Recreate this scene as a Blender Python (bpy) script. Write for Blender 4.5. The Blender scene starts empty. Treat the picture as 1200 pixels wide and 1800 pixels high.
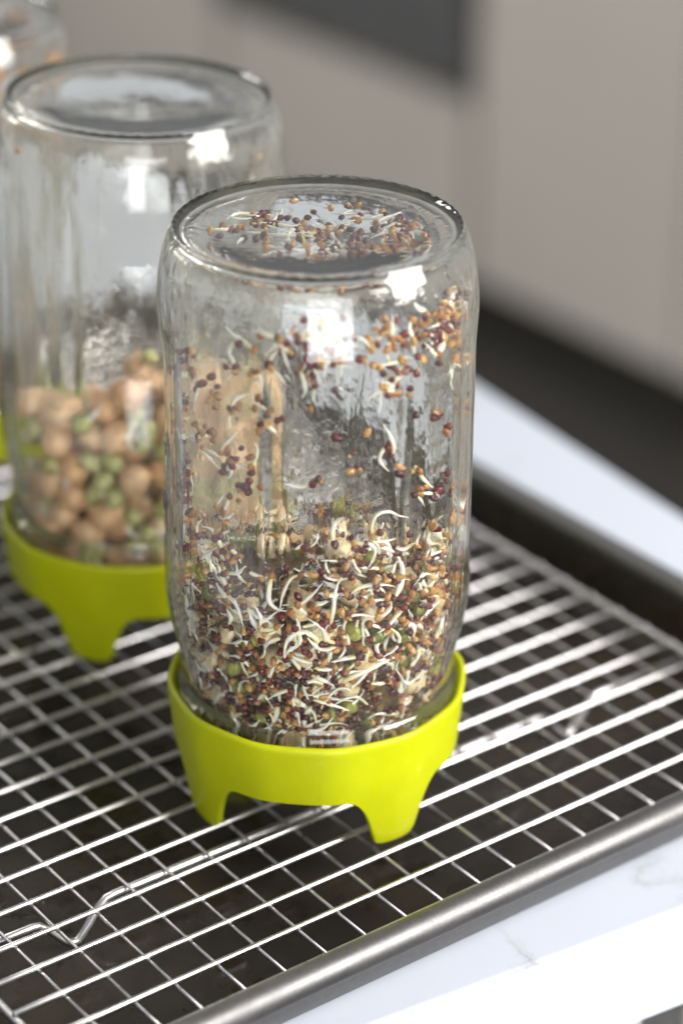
import bpy, math, random
from math import sin, cos, pi, radians, sqrt, atan2, exp
from mathutils import Vector, Matrix, Euler, noise

random.seed(11)
MM = 0.001
sc = bpy.context.scene
COL = sc.collection

# ------------------------------------------------------------------ camera
PITCH, ROLL, CAM_H = 0.473735, 0.007168, 442.834
cam_d = bpy.data.cameras.new('camera')
cam = bpy.data.objects.new('camera', cam_d); COL.objects.link(cam)
_s, _c = sin(PITCH), cos(PITCH)
R0, U0, F0 = Vector((1, 0, 0)), Vector((0, _s, _c)), Vector((0, _c, -_s))
R1 = R0 * cos(ROLL) + U0 * sin(ROLL)
U1 = U0 * cos(ROLL) - R0 * sin(ROLL)
m = Matrix((R1, U1, -F0)).transposed().to_4x4()
m.translation = Vector((0, 0, CAM_H * MM))
cam.matrix_world = m
cam_d.sensor_fit = 'VERTICAL'; cam_d.sensor_height = 36; cam_d.sensor_width = 24
cam_d.lens = 4335.2 * 36 / 1800
cam_d.clip_start = 0.01; cam_d.clip_end = 50
cam_d.dof.use_dof = True
cam_d.dof.focus_distance = 0.728
cam_d.dof.aperture_fstop = 4.4
sc.camera = cam

# ------------------------------------------------------------------ light
w = bpy.data.worlds.new('World'); sc.world = w; w.use_nodes = True
bg = w.node_tree.nodes['Background']
bg.inputs[0].default_value = (0.93, 0.95, 1.0, 1); bg.inputs[1].default_value = 0.35

def area(name, loc, target, sx, sy, power, col):
    d = bpy.data.lights.new(name, 'AREA'); d.shape = 'RECTANGLE'; d.size = sx; d.size_y = sy
    d.energy = power; d.color = col
    o = bpy.data.objects.new(name, d); COL.objects.link(o)
    o.location = loc
    o.rotation_euler = (Vector(target) - Vector(loc)).to_track_quat('-Z', 'Y').to_euler()
    return o
JAR1 = (-7.38, 672.14)
area('window_light', (1.20, 0.215, 0.80), (-0.007, 0.672, 0.08), 0.72, 1.0, 46, (1.0, 0.97, 0.95))
area('front_fill_light', (0.26, -0.95, 0.02), (0.06, 0.67, 0.0), 0.9, 1.15, 21, (0.93, 0.96, 1.0))  # added fill behind the camera, for the bright reflections on the jar fronts

area('background_fill_light', (-1.35, 2.6, 1.45), (-0.2, 3.4, -0.6), 0.9, 0.9, 35, (1.0, 0.97, 0.92))  # added lamp, only there to brighten the far cabinets

sc.view_settings.view_transform = 'Standard'
sc.view_settings.look = 'None'
sc.view_settings.exposure = 0.4
sc.view_settings.gamma = 1.0
cy = sc.cycles
cy.use_denoising = True
try: cy.denoiser = 'OPENIMAGEDENOISE'
except Exception: pass
cy.max_bounces = 20; cy.transmission_bounces = 18; cy.glossy_bounces = 8; cy.diffuse_bounces = 4
cy.use_adaptive_sampling = True; cy.adaptive_threshold = 0.025
cy.transparent_max_bounces = 16
cy.caustics_reflective = True; cy.caustics_refractive = True
cy.blur_glossy = 0.3
cy.sample_clamp_indirect = 40.0

# ------------------------------------------------------------------ helpers
DA = Vector((0.79822, 0.60237)); NA = Vector((-0.60237, 0.79822)); ORG = Vector((11.816, 610.647))
def UV(u, v, z=0.0):                       # rack coordinates (mm) to world coordinates (mm)
    q = ORG + DA * u + NA * v
    return Vector((q.x, q.y, z))
def sstep(a, b, x):
    t = min(1.0, max(0.0, (x - a) / (b - a))); return t * t * (3 - 2 * t)

def mesh_of(name, verts, faces, mats, smooth=True, midx=None, attr=None):
    me = bpy.data.meshes.new(name)
    me.from_pydata([(v[0] * MM, v[1] * MM, v[2] * MM) for v in verts], [], faces)
    for m_ in (mats if isinstance(mats, (list, tuple)) else [mats]): me.materials.append(m_)
    if midx: me.polygons.foreach_set('material_index', midx)
    me.polygons.foreach_set('use_smooth', [smooth] * len(me.polygons))
    if attr is not None:
        a = me.attributes.new('rnd', 'FLOAT', 'POINT'); a.data.foreach_set('value', attr)
    me.update()
    return me
def link(name, me, loc=(0, 0, 0), parent=None, rot=None):
    o = bpy.data.objects.new(name, me); COL.objects.link(o)
    o.location = (loc[0] * MM, loc[1] * MM, loc[2] * MM)
    if rot is not None: o.rotation_euler = rot
    if parent: o.parent = parent
    return o
def tag(o, label=None, cat=None, group=None, kind=None):
    if label: o['label'] = label
    if cat: o['category'] = cat
    if group: o['group'] = group
    if kind: o['kind'] = kind
    return o
def empty(name, loc): return link(name, None, loc)

class MB:                                   # mesh builder in millimetres
    def __init__(s): s.v = []; s.f = []; s.mi = []; s.a = []
    def add(s, vs, fs, mi=0, a=0.0):
        b = len(s.v); s.v += [tuple(x) for x in vs]
        s.f += [tuple(i + b for i in f) for f in fs]; s.mi += [mi] * len(fs)
        s.a += (list(a) if isinstance(a, (list, tuple)) else [a] * len(vs))
    def grid(s, rows, closed_u=True, closed_v=False, mi=0, flip=False):
        n = len(rows[0]); vs = [p for r in rows for p in r]; fs = []
        nr = len(rows)
        for i in range(nr if closed_v else nr - 1):
            for j in range(n if closed_u else n - 1):
                a, b = i * n + j, i * n + (j + 1) % n
                i2 = (i + 1) % nr
                c, d = i2 * n + (j + 1) % n, i2 * n + j
                fs.append((d, c, b, a) if flip else (a, b, c, d))
        s.add(vs, fs, mi)
    def box(s, c, ax, ay, hx, hy, hz, mi=0, bev=0.0):
        # bevelled box: c centre, ax/ay unit vectors, half sizes
        ax, ay = Vector(ax), Vector(ay); az = ax.cross(ay); c = Vector(c)
        if bev <= 0:
            P = [c + ax * hx * i + ay * hy * j + az * hz * k for k in (-1, 1) for j in (-1, 1) for i in (-1, 1)]
            s.add(P, [(0, 2, 3, 1), (4, 5, 7, 6), (0, 1, 5, 4), (2, 6, 7, 3), (0, 4, 6, 2), (1, 3, 7, 5)], mi)
        else:
            rows = []
            for dz, ins in ((-hz, bev), (-hz + bev, 0), (hz - bev, 0), (hz, bev)):
                r = []
                X, Y = hx - ins, hy - ins
                for (i, j) in ((-1, -1), (1, -1), (1, 1), (-1, 1)):
                    pts = ((X - bev, Y), (X, Y - bev)) if i * j > 0 else ((X, Y - bev), (X - bev, Y))
                    for (px, py) in pts: r.append(c + ax * i * px + ay * j * py + az * dz)
                rows.append(r)
            s.grid(rows, mi=mi)
            b = len(s.v)
            s.add(rows[0], [tuple(range(7, -1, -1))], mi); s.add(rows[-1], [tuple(range(8))], mi)
    def tube(s, pts, rad, n=8, mi=0, cap=True, a=None):
        pts = [Vector(p) for p in pts]; N = len(pts)
        up = None; rows = []; at = []
        for i, p in enumerate(pts):
            t = (pts[min(i + 1, N - 1)] - pts[max(i - 1, 0)])
            if t.length < 1e-9: t = Vector((0, 0, 1))
            t.normalize()
            if up is None:
                up = Vector((0, 0, 1)) if abs(t.z) < 0.9 else Vector((1, 0, 0))
            x = t.cross(up)
            if x.length < 1e-6: x = t.orthogonal()
            x.normalize(); y = x.cross(t); up = y
            r = rad(i / (N - 1)) if callable(rad) else rad
            rows.append([p + (x * cos(2 * pi * k / n) + y * sin(2 * pi * k / n)) * r for k in range(n)])
            at += [i / (N - 1) if a is None else a] * n
        base = len(s.v)
        self_rows = rows
        vs = [q for r in rows for q in r]; fs = []
        for i in range(N - 1):
            for j in range(n):
                fs.append((i * n + j, i * n + (j + 1) % n, (i + 1) * n + (j + 1) % n, (i + 1) * n + j))
        if cap:
            fs.append(tuple(range(n - 1, -1, -1))); fs.append(tuple((N - 1) * n + k for k in range(n)))
        s.add(vs, fs, mi, at)
    def mesh(s, name, mats, smooth=True, attr=False):
        return mesh_of(name, s.v, s.f, mats, smooth, s.mi, s.a if attr else None)

# ------------------------------------------------------------------ materials
def mat(name):
    m_ = bpy.data.materials.new(name); m_.use_nodes = True
    nt = m_.node_tree; b = nt.nodes['Principled BSDF']
    return m_, nt, b
def N(nt, t, **kw):
    n = nt.nodes.new(t)
    for k, v in kw.items(): setattr(n, k, v)
    return n
def ramp(nt, stops, interp='LINEAR'):
    r = N(nt, 'ShaderNodeValToRGB'); cr = r.color_ramp; cr.interpolation = interp
    while len(cr.elements) < len(stops): cr.elements.new(0.5)
    for e, (p, c) in zip(cr.elements, stops): e.position = p; e.color = (*c, 1)
    return r
def noise_tex(nt, scale, detail=4, rough=0.5, coord='Object', stretch=None, dist=0.0):
    tc = N(nt, 'ShaderNodeTexCoord'); n = N(nt, 'ShaderNodeTexNoise')
    n.inputs['Scale'].default_value = scale; n.inputs['Detail'].default_value = detail
    n.inputs['Roughness'].default_value = rough; n.inputs['Distortion'].default_value = dist
    if stretch:
        mp = N(nt, 'ShaderNodeMapping'); mp.inputs['Scale'].default_value = stretch
        nt.links.new(tc.outputs[coord], mp.inputs[0]); nt.links.new(mp.outputs[0], n.inputs['Vector'])
    else: nt.links.new(tc.outputs[coord], n.inputs['Vector'])
    return n
def bump(nt, b, h, strength, dist, prev=None):
    bp = N(nt, 'ShaderNodeBump'); bp.inputs['Strength'].default_value = strength
    bp.inputs['Distance'].default_value = dist
    nt.links.new(h, bp.inputs['Height'])
    if prev: nt.links.new(prev.outputs[0], bp.inputs['Normal'])
    nt.links.new(bp.outputs[0], b.inputs['Normal']); return bp

def glass_material(name, wet, fog):
    m_, nt, b = mat(name)
    out = nt.nodes['Material Output']
    nt.nodes.remove(b)
    g = N(nt, 'ShaderNodeBsdfGlass'); g.inputs['IOR'].default_value = 1.5
    g.inputs['Color'].default_value = (0.99, 0.99, 0.985, 1)
    # the wet inner wall is marked by the point attribute 'rnd': water runs, drops and a thin fog of condensation whose pale scatter also brightens the glass
    at = N(nt, 'ShaderNodeAttribute', attribute_name='rnd')
    n1 = noise_tex(nt, 190, 3, 0.55, stretch=(1, 1, 0.14))
    n2 = noise_tex(nt, 520, 2, 0.5, stretch=(1, 1, 0.6))
    tc = N(nt, 'ShaderNodeTexCoord'); mp = N(nt, 'ShaderNodeMapping'); mp.inputs['Scale'].default_value = (1, 1, 0.75)
    vo = N(nt, 'ShaderNodeTexVoronoi'); vo.inputs['Scale'].default_value = 170; vo.inputs['Randomness'].default_value = 1.0
    nt.links.new(tc.outputs['Object'], mp.inputs[0]); nt.links.new(mp.outputs[0], vo.inputs['Vector'])
    dr = ramp(nt, [(0.0, (1, 1, 1)), (0.16, (0.85, 0.85, 0.85)), (0.27, (0.3, 0.3, 0.3)), (0.31, (0, 0, 0))]); nt.links.new(vo.outputs['Distance'], dr.inputs[0])
    mx = N(nt, 'ShaderNodeMath', operation='MULTIPLY_ADD'); mx.inputs[1].default_value = 0.35
    nt.links.new(n2.outputs['Fac'], mx.inputs[0]); nt.links.new(n1.outputs['Fac'], mx.inputs[2])
    m2 = N(nt, 'ShaderNodeMath', operation='MULTIPLY_ADD'); m2.inputs[1].default_value = 0.5
    nt.links.new(dr.outputs[0], m2.inputs[0]); nt.links.new(mx.outputs[0], m2.inputs[2])
    mk = N(nt, 'ShaderNodeMath', operation='MULTIPLY_ADD'); mk.inputs[1].default_value = wet; mk.inputs[2].default_value = 0.03
    nt.links.new(at.outputs['Fac'], mk.inputs[0])
    bp = N(nt, 'ShaderNodeBump'); bp.inputs['Distance'].default_value = 0.0016
    nt.links.new(mk.outputs[0], bp.inputs['Strength']); nt.links.new(m2.outputs[0], bp.inputs['Height'])
    nt.links.new(bp.outputs[0], g.inputs['Normal'])
    n3 = noise_tex(nt, 28, 5, 0.6, stretch=(1, 1, 0.5))
    fr = ramp(nt, [(0.35, (0.25,) * 3), (0.68, (1.0,) * 3)]); nt.links.new(n3.outputs['Fac'], fr.inputs[0])
    f1 = N(nt, 'ShaderNodeMath', operation='MULTIPLY'); nt.links.new(fr.outputs[0], f1.inputs[0]); nt.links.new(at.outputs['Fac'], f1.inputs[1])
    rg_ = N(nt, 'ShaderNodeMath', operation='MULTIPLY'); rg_.inputs[1].default_value = 0.05; nt.links.new(f1.outputs[0], rg_.inputs[0])
    nt.links.new(rg_.outputs[0], g.inputs['Roughness'])
    f2 = N(nt, 'ShaderNodeMath', operation='MULTIPLY'); f2.inputs[1].default_value = fog; nt.links.new(f1.outputs[0], f2.inputs[0])
    tr = N(nt, 'ShaderNodeBsdfTranslucent'); tr.inputs[0].default_value = (0.92, 0.91, 0.88, 1)
    df = N(nt, 'ShaderNodeBsdfDiffuse'); df.inputs[0].default_value = (0.92, 0.91, 0.88, 1)
    m3 = N(nt, 'ShaderNodeMixShader'); m3.inputs[0].default_value = 0.5
    nt.links.new(tr.outputs[0], m3.inputs[1]); nt.links.new(df.outputs[0], m3.inputs[2])
    m4 = N(nt, 'ShaderNodeMixShader'); nt.links.new(f2.outputs[0], m4.inputs[0])
    nt.links.new(g.outputs[0], m4.inputs[1]); nt.links.new(m3.outputs[0], m4.inputs[2])
    nt.links.new(m4.outputs[0], out.inputs['Surface'])
    va = N(nt, 'ShaderNodeVolumeAbsorption'); va.inputs['Color'].default_value = (0.66, 0.65, 0.40, 1)
    va.inputs['Density'].default_value = 40
    nt.links.new(va.outputs[0], out.inputs['Volume'])
    return m_
M_GLASS = glass_material('jar_glass_wet', 0.14, 0.125)
M_GLASS2 = glass_material('jar_glass', 0.05, 0.16)

def plastic_material():
    m_, nt, b = mat('lime_plastic')
    out = nt.nodes['Material Output']
    b.inputs['Roughness'].default_value = 0.4; b.inputs['Specular IOR Level'].default_value = 0.35
    n = noise_tex(nt, 60, 3); r = ramp(nt, [(0.3, (0.42, 0.445, 0.002)), (0.7, (0.47, 0.495, 0.003))])
    nt.links.new(n.outputs['Fac'], r.inputs[0])
    sn = noise_tex(nt, 260, 6, 0.7, stretch=(1, 1, 0.35)); sr = ramp(nt, [(0.66, (0, 0, 0)), (0.74, (0.5, 0.5, 0.5))]); nt.links.new(sn.outputs['Fac'], sr.inputs[0])
    sm = N(nt, 'ShaderNodeMix', data_type='RGBA'); sm.inputs[7].default_value = (0.72, 0.74, 0.30, 1)
    nt.links.new(sr.outputs[0], sm.inputs[0]); nt.links.new(r.outputs[0], sm.inputs[6]); nt.links.new(sm.outputs[2], b.inputs['Base Color'])
    rr = ramp(nt, [(0.3, (0.3,) * 3), (0.7, (0.5,) * 3)]); nt.links.new(sn.outputs['Fac'], rr.inputs[0]); nt.links.new(rr.outputs[0], b.inputs['Roughness'])
    n2 = noise_tex(nt, 900, 2); bump(nt, b, n2.outputs['Fac'], 0.08, 0.0006)
    tr = N(nt, 'ShaderNodeBsdfTranslucent'); tr.inputs[0].default_value = (0.62, 0.68, 0.006, 1)
    mx = N(nt, 'ShaderNodeMixShader'); mx.inputs[0].default_value = 0.25
    nt.links.new(b.outputs[0], mx.inputs[1]); nt.links.new(tr.outputs[0], mx.inputs[2])
    nt.links.new(mx.outputs[0], out.inputs['Surface'])
    return m_
M_LIME = plastic_material()

def seed_material(name, stops, rough=0.2):
    m_, nt, b = mat(name)
    oi = N(nt, 'ShaderNodeObjectInfo'); at = N(nt, 'ShaderNodeAttribute', attribute_name='rnd')
    ad = N(nt, 'ShaderNodeMath', operation='ADD'); fr = N(nt, 'ShaderNodeMath', operation='FRACT')
    nt.links.new(oi.outputs['Random'], ad.inputs[0]); nt.links.new(at.outputs['Fac'], ad.inputs[1])
    nt.links.new(ad.outputs[0], fr.inputs[0])
    r = ramp(nt, stops); nt.links.new(fr.outputs[0], r.inputs[0])
    n = noise_tex(nt, 700, 3)
    hs = N(nt, 'ShaderNodeMix', data_type='RGBA', blend_type='MULTIPLY'); hs.inputs[0].default_value = 0.6
    r2 = ramp(nt, [(0.3, (0.45, 0.36, 0.32)), (0.65, (1.2, 1.2, 1.1))]); nt.links.new(n.outputs['Fac'], r2.inputs[0])
    nt.links.new(r.outputs[0], hs.inputs[6]); nt.links.new(r2.outputs[0], hs.inputs[7])
    nt.links.new(hs.outputs[2], b.inputs['Base Color'])
    b.inputs['Roughness'].default_value = rough
    bump(nt, b, n.outputs['Fac'], 0.2, 0.0004)
    return m_
M_AMBER = seed_material('amber_seed', [(0.0, (0.38, 0.15, 0.04)), (0.3, (0.56, 0.29, 0.10)), (0.5, (0.62, 0.36, 0.10)), (0.75, (0.40, 0.17, 0.05)), (1.0, (0.26, 0.09, 0.03))])
M_MAROON = seed_material('maroon_seed', [(0.0, (0.09, 0.008, 0.014)), (0.4, (0.20, 0.014, 0.018)), (0.7, (0.06, 0.012, 0.022)), (1.0, (0.14, 0.01, 0.016))])
M_CHICK = seed_material('chickpea_skin', [(0.0, (0.88, 0.55, 0.30)), (0.5, (0.92, 0.64, 0.40)), (1.0, (0.84, 0.48, 0.24))], 0.3)
M_CREAM = seed_material('cream_pea', [(0.0, (0.78, 0.62, 0.36)), (0.5, (0.84, 0.72, 0.48)), (1.0, (0.74, 0.54, 0.28))], 0.3)
M_MUNG = seed_material('mung_skin', [(0.0, (0.20, 0.22, 0.03)), (0.5, (0.38, 0.40, 0.07)), (1.0, (0.13, 0.16, 0.025))], 0.25)
M_LEAF = seed_material('yellow_seed_leaf', [(0.0, (0.72, 0.60, 0.16)), (0.5, (0.80, 0.74, 0.42)), (1.0, (0.55, 0.58, 0.12))], 0.25)
M_PEA = seed_material('sprouted_mung', [(0.0, (0.50, 0.52, 0.18)), (0.5, (0.68, 0.67, 0.36)), (1.0, (0.40, 0.43, 0.12))], 0.25)
def sprout_material():
    m_, nt, b = mat('white_sprout')
    at = N(nt, 'ShaderNodeAttribute', attribute_name='rnd')
    r = ramp(nt, [(0.0, (0.70, 0.58, 0.16)), (0.22, (0.84, 0.80, 0.55)), (0.5, (0.90, 0.89, 0.82)), (1.0, (0.88, 0.86, 0.78))])
    nt.links.new(at.outputs['Fac'], r.inputs[0]); nt.links.new(r.outputs[0], b.inputs['Base Color'])
    b.inputs['Roughness'].default_value = 0.25
    return m_
M_SPROUT = sprout_material()
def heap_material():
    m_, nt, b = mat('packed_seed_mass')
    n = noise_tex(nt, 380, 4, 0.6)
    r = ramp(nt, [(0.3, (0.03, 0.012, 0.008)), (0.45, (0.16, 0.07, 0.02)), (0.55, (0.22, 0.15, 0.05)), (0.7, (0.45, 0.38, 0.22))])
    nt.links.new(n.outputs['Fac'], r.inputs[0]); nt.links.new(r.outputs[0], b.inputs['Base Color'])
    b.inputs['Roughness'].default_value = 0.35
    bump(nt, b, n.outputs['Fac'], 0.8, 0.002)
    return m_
M_HEAP = heap_material()

def chrome_material():
    m_, nt, b = mat('rack_chrome')
    b.inputs['Metallic'].default_value = 1.0; b.inputs['Base Color'].default_value = (0.63, 0.615, 0.61, 1)
    n = noise_tex(nt, 160, 5, 0.6); r = ramp(nt, [(0.35, (0.26,) * 3), (0.7, (0.42,) * 3)])
    nt.links.new(n.outputs['Fac'], r.inputs[0]); nt.links.new(r.outputs[0], b.inputs['Roughness'])
    bump(nt, b, n.outputs['Fac'], 0.08, 0.0008)
    return m_
M_CHROME = chrome_material()
def tray_inner():
    m_, nt, b = mat('tray_inner_patina')
    n = noise_tex(nt, 16, 8, 0.65, dist=0.6)
    r = ramp(nt, [(0.30, (0.010, 0.008, 0.006)), (0.5, (0.018, 0.014, 0.011)), (0.62, (0.026, 0.019, 0.011)), (0.8, (0.036, 0.031, 0.026))])
    nt.links.new(n.outputs['Fac'], r.inputs[0]); nt.links.new(r.outputs[0], b.inputs['Base Color'])
    b.inputs['Metallic'].default_value = 0.0; b.inputs['Specular IOR Level'].default_value = 0.2
    n2 = noise_tex(nt, 45, 6, 0.6); r2 = ramp(nt, [(0.38, (0.12,) * 3), (0.46, (0.34,) * 3), (0.7, (0.55,) * 3)])
    nt.links.new(n2.outputs['Fac'], r2.inputs[0]); nt.links.new(r2.outputs[0], b.inputs['Roughness'])
    bump(nt, b, n2.outputs['Fac'], 0.12, 0.001)
    return m_
def tray_metal():
    m_, nt, b = mat('tray_grey_steel')
    b.inputs['Metallic'].default_value = 0.9
    n = noise_tex(nt, 900, 3, 0.7); r = ramp(nt, [(0.35, (0.125, 0.122, 0.119)), (0.65, (0.16, 0.156, 0.152))])
    nt.links.new(n.outputs['Fac'], r.inputs[0]); nt.links.new(r.outputs[0], b.inputs['Base Color'])
    n2 = noise_tex(nt, 60, 5); r2 = ramp(nt, [(0.3, (0.44,) * 3), (0.7, (0.58,) * 3)])
    nt.links.new(n2.outputs['Fac'], r2.inputs[0]); nt.links.new(r2.outputs[0], b.inputs['Roughness'])
    bump(nt, b, n.outputs['Fac'], 0.06, 0.0005)
    return m_
M_TRAY_IN, M_TRAY = tray_inner(), tray_metal()

def marble():
    m_, nt, b = mat('white_marble')
    tc = N(nt, 'ShaderNodeTexCoord')
    n0 = N(nt, 'ShaderNodeTexNoise'); n0.inputs['Scale'].default_value = 9; n0.inputs['Detail'].default_value = 7
    n0.inputs['Roughness'].default_value = 0.6
    nt.links.new(tc.outputs['Object'], n0.inputs['Vector'])
    # thin veins: where a distorted noise crosses its middle value
    sb = N(nt, 'ShaderNodeMath', operation='SUBTRACT'); sb.inputs[1].default_value = 0.53
    ab = N(nt, 'ShaderNodeMath', operation='ABSOLUTE')
    nt.links.new(n0.outputs['Fac'], sb.inputs[0]); nt.links.new(sb.outputs[0], ab.inputs[0])
    r = ramp(nt, [(0.0, (1, 1, 1)), (0.008, (0.45, 0.45, 0.45)), (0.028, (0, 0, 0))])
    nt.links.new(ab.outputs[0], r.inputs[0])
    n1 = N(nt, 'ShaderNodeTexNoise'); n1.inputs['Scale'].default_value = 14; n1.inputs['Detail'].default_value = 3
    nt.links.new(tc.outputs['Object'], n1.inputs['Vector'])
    r1 = ramp(nt, [(0.48, (0, 0, 0)), (0.68, (1, 1, 1))]); nt.links.new(n1.outputs['Fac'], r1.inputs[0])
    mu = N(nt, 'ShaderNodeMath', operation='MULTIPLY'); nt.links.new(r.outputs[0], mu.inputs[0]); nt.links.new(r1.outputs[0], mu.inputs[1])
    mx = N(nt, 'ShaderNodeMix', data_type='RGBA'); nt.links.new(mu.outputs[0], mx.inputs[0])
    mx.inputs[6].default_value = (0.462, 0.495, 0.55, 1); mx.inputs[7].default_value = (0.33, 0.33, 0.345, 1)
    nt.links.new(mx.outputs[2], b.inputs['Base Color'])
    b.inputs['Roughness'].default_value = 0.22
    return m_
M_MARBLE = marble()
def plain(name, col, rough, var=0.12, scale=20, metal=0.0):
    m_, nt, b = mat(name)
    n = noise_tex(nt, scale, 4)
    r = ramp(nt, [(0.3, tuple(c * (1 - var) for c in col)), (0.7, tuple(c * (1 + var) for c in col))])
    nt.links.new(n.outputs['Fac'], r.inputs[0]); nt.links.new(r.outputs[0], b.inputs['Base Color'])
    b.inputs['Roughness'].default_value = rough; b.inputs['Metallic'].default_value = metal
    return m_
M_FLOOR = plain('dark_wood_floor', (0.020, 0.018, 0.015), 0.5, 0.2, 6)
M_CAB = plain('taupe_cabinet_paint', (0.43, 0.40, 0.358), 0.5, 0.05, 3)
M_KICK = plain('cabinet_toe_kick', (0.04, 0.035, 0.03), 0.6)
M_OVEN = plain('oven_black_glass', (0.088, 0.088, 0.088), 0.3)
M_STEEL = plain('oven_steel', (0.30, 0.30, 0.31), 0.35, 0.08, 20, 0.9)
M_WHITE = plain('island_white_paint', (0.78, 0.78, 0.77), 0.4, 0.03, 8)
M_STRIP = plain('dark_grey_strip', (0.10, 0.095, 0.085), 0.5)

# ------------------------------------------------------------------ setting
ZC = -16.0                                    # countertop level
mb = MB(); mb.add([(-6000, -4000, -905), (6000, -4000, -905), (6000, 7000, -905), (-6000, 7000, -905)], [(0, 1, 2, 3)])
tag(link('floor', mb.mesh('floor', M_FLOOR, False)), kind='structure')

corner = UV(250, -65, 0)
E1 = UV(250 - 102.6, -65 + 11.3, 0) - corner; E1.normalize()       # along the front edge, to the left
E2 = Vector((E1.y, -E1.x, 0))                                       # along the end edge, to the back
if E2.dot(Vector((0, 1, 0))) < 0: E2 = -E2
def slab_rows(cx, L1, L2, prof):
    rows = []
    for (ins, z) in prof:
        a = cx + E1 * ins + E2 * ins
        b_ = cx + E1 * (L1 - ins) + E2 * ins
        c_ = cx + E1 * (L1 - ins) + E2 * (L2 - ins)
        d_ = cx + E1 * ins + E2 * (L2 - ins)
        rows.append([Vector((p.x, p.y, z)) for p in (a, b_, c_, d_)])
    return rows
prof = [(0.0, ZC - 37)] 
prof = [(2, ZC - 38), (0, ZC - 36)] + [(4 - 4 * cos(a), ZC - 4 + 4 * sin(a)) for a in [k * pi / 12 for k in range(7)]]
mb = MB(); rows = slab_rows(corner, 2000, 900, prof)
mb.grid(rows, flip=True)
mb.add(rows[-1], [(3, 2, 1, 0)]); mb.add(rows[0], [(0, 1, 2, 3)])
me = mb.mesh('countertop', M_MARBLE, True)
me.set_sharp_from_angle(angle=radians(35))
counter = tag(link('countertop', me), kind='structure')

isl = empty('island_base', (corner.x, corner.y, -905))
tag(isl, 'white painted kitchen island base under the marble countertop', 'cabinet')
def frame_box(mbx, o1, o2, l1, l2, z0, z1, bev=0, origin=None):
    c = (origin or corner) + E1 * (o1 + l1 / 2) + E2 * (o2 + l2 / 2)
    c = Vector((c.x, c.y, (z0 + z1) / 2))
    mbx.box(c - Vector(isl_loc), E1, E2, l1 / 2, l2 / 2, (z1 - z0) / 2, bev=bev)
isl_loc = (corner.x, corner.y, -905)
mb = MB(); frame_box(mb, 40, 45, 1900, 800, -905, ZC - 38.5); link('carcass', mb.mesh('carcass', M_WHITE, False), parent=isl)
for k in range(4):
    mb = MB(); frame_box(mb, 60 + k * 460, 27, 430, 17, -800, ZC - 60, 2)
    d_ = link('door', mb.mesh('door', M_WHITE, False), parent=isl)
mb = MB(); frame_box(mb, 151, 8, 7, 30, -904, ZC - 39.5, 1)  # narrow dark upright strip in front of the island doors
tag(link('dark_strip', mb.mesh('dark_strip', M_STRIP, False), parent=isl), 'narrow dark grey strip under the counter edge')

# far kitchen units, across the floor (plane u = 1700 in rack coordinates)
du, dv = Vector((DA.x, DA.y, 0)), Vector((NA.x, NA.y, 0))
cabp = UV(1700, 1750, -905)
cab = empty('kitchen_cabinet', cabp)
tag(cab, 'blurred taupe kitchen cabinets standing across the dark floor', 'cabinet')
def ubox(name, u0, u1, v0, v1, z0, z1, m_, parent, bev=3):
    mb = MB(); c = UV((u0 + u1) / 2, (v0 + v1) / 2, (z0 + z1) / 2) - cabp
    mb.box(c, du, dv, (u1 - u0) / 2, (v1 - v0) / 2, (z1 - z0) / 2, bev=bev)
    return link(name, mb.mesh(name, m_, False), parent=parent)
ubox('toe_kick', 1755, 2300, -200, 4400, -905, -850, M_KICK, cab, 0)
ubox('carcass', 1722, 2300, -200, 1985, -850, -20, M_CAB, cab, 0)
ubox('carcass', 1722, 2300, 2592, 4400, -850, -20, M_CAB, cab, 0)
ubox('carcass', 1722, 2300, 1985.5, 2591.5, -850, -575, M_CAB, cab, 0)
for (v0, v1) in ((-100, 480), (486, 1020), (1026, 1560), (1566, 1978), (2600, 3100), (3106, 3700)):
    d_ = ubox('door', 1700, 1721, v0, v1, -840, -180, M_CAB, cab)
    ubox('drawer_front', 1700, 1721, v0, v1, -174, -30, M_CAB, cab)
    h_ = MB(); hv = (v1 - 40)
    h_.tube([UV(1680, hv, -330) - cabp, UV(1680, hv, -210) - cabp], 5, 8)
    link('handle', h_.mesh('handle', M_STEEL), parent=d_)
ubox('plinth_drawer', 1700, 1721, 1992, 2585, -840, -580, M_CAB, cab)
ubox('worktop', 1680, 2300, -200, 4400, -19, 20, M_MARBLE, cab)
ovp = UV(1700, 2290, -570); 
ov = empty('built_in_oven', ovp); tag(ov, 'dark blurred built-in oven front set into the taupe cabinets', 'oven')
_c0 = cabp; cabp = ovp
ubox('oven_body', 1705, 2280, 1990, 2587, -574, -25, M_OVEN, ov, 0)
ubox('oven_door', 1684, 1704, 1992, 2585, -570, -160, M_OVEN, ov)
ubox('control_panel', 1684, 1704, 1992, 2585, -155, -27, M_STEEL, ov)
h_ = MB(); h_.tube([UV(1660, 2040, -190) - cabp, UV(1660, 2537, -190) - cabp], 8, 8); link('handle', h_.mesh('handle', M_STEEL), parent=ov)
cabp = _c0

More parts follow.
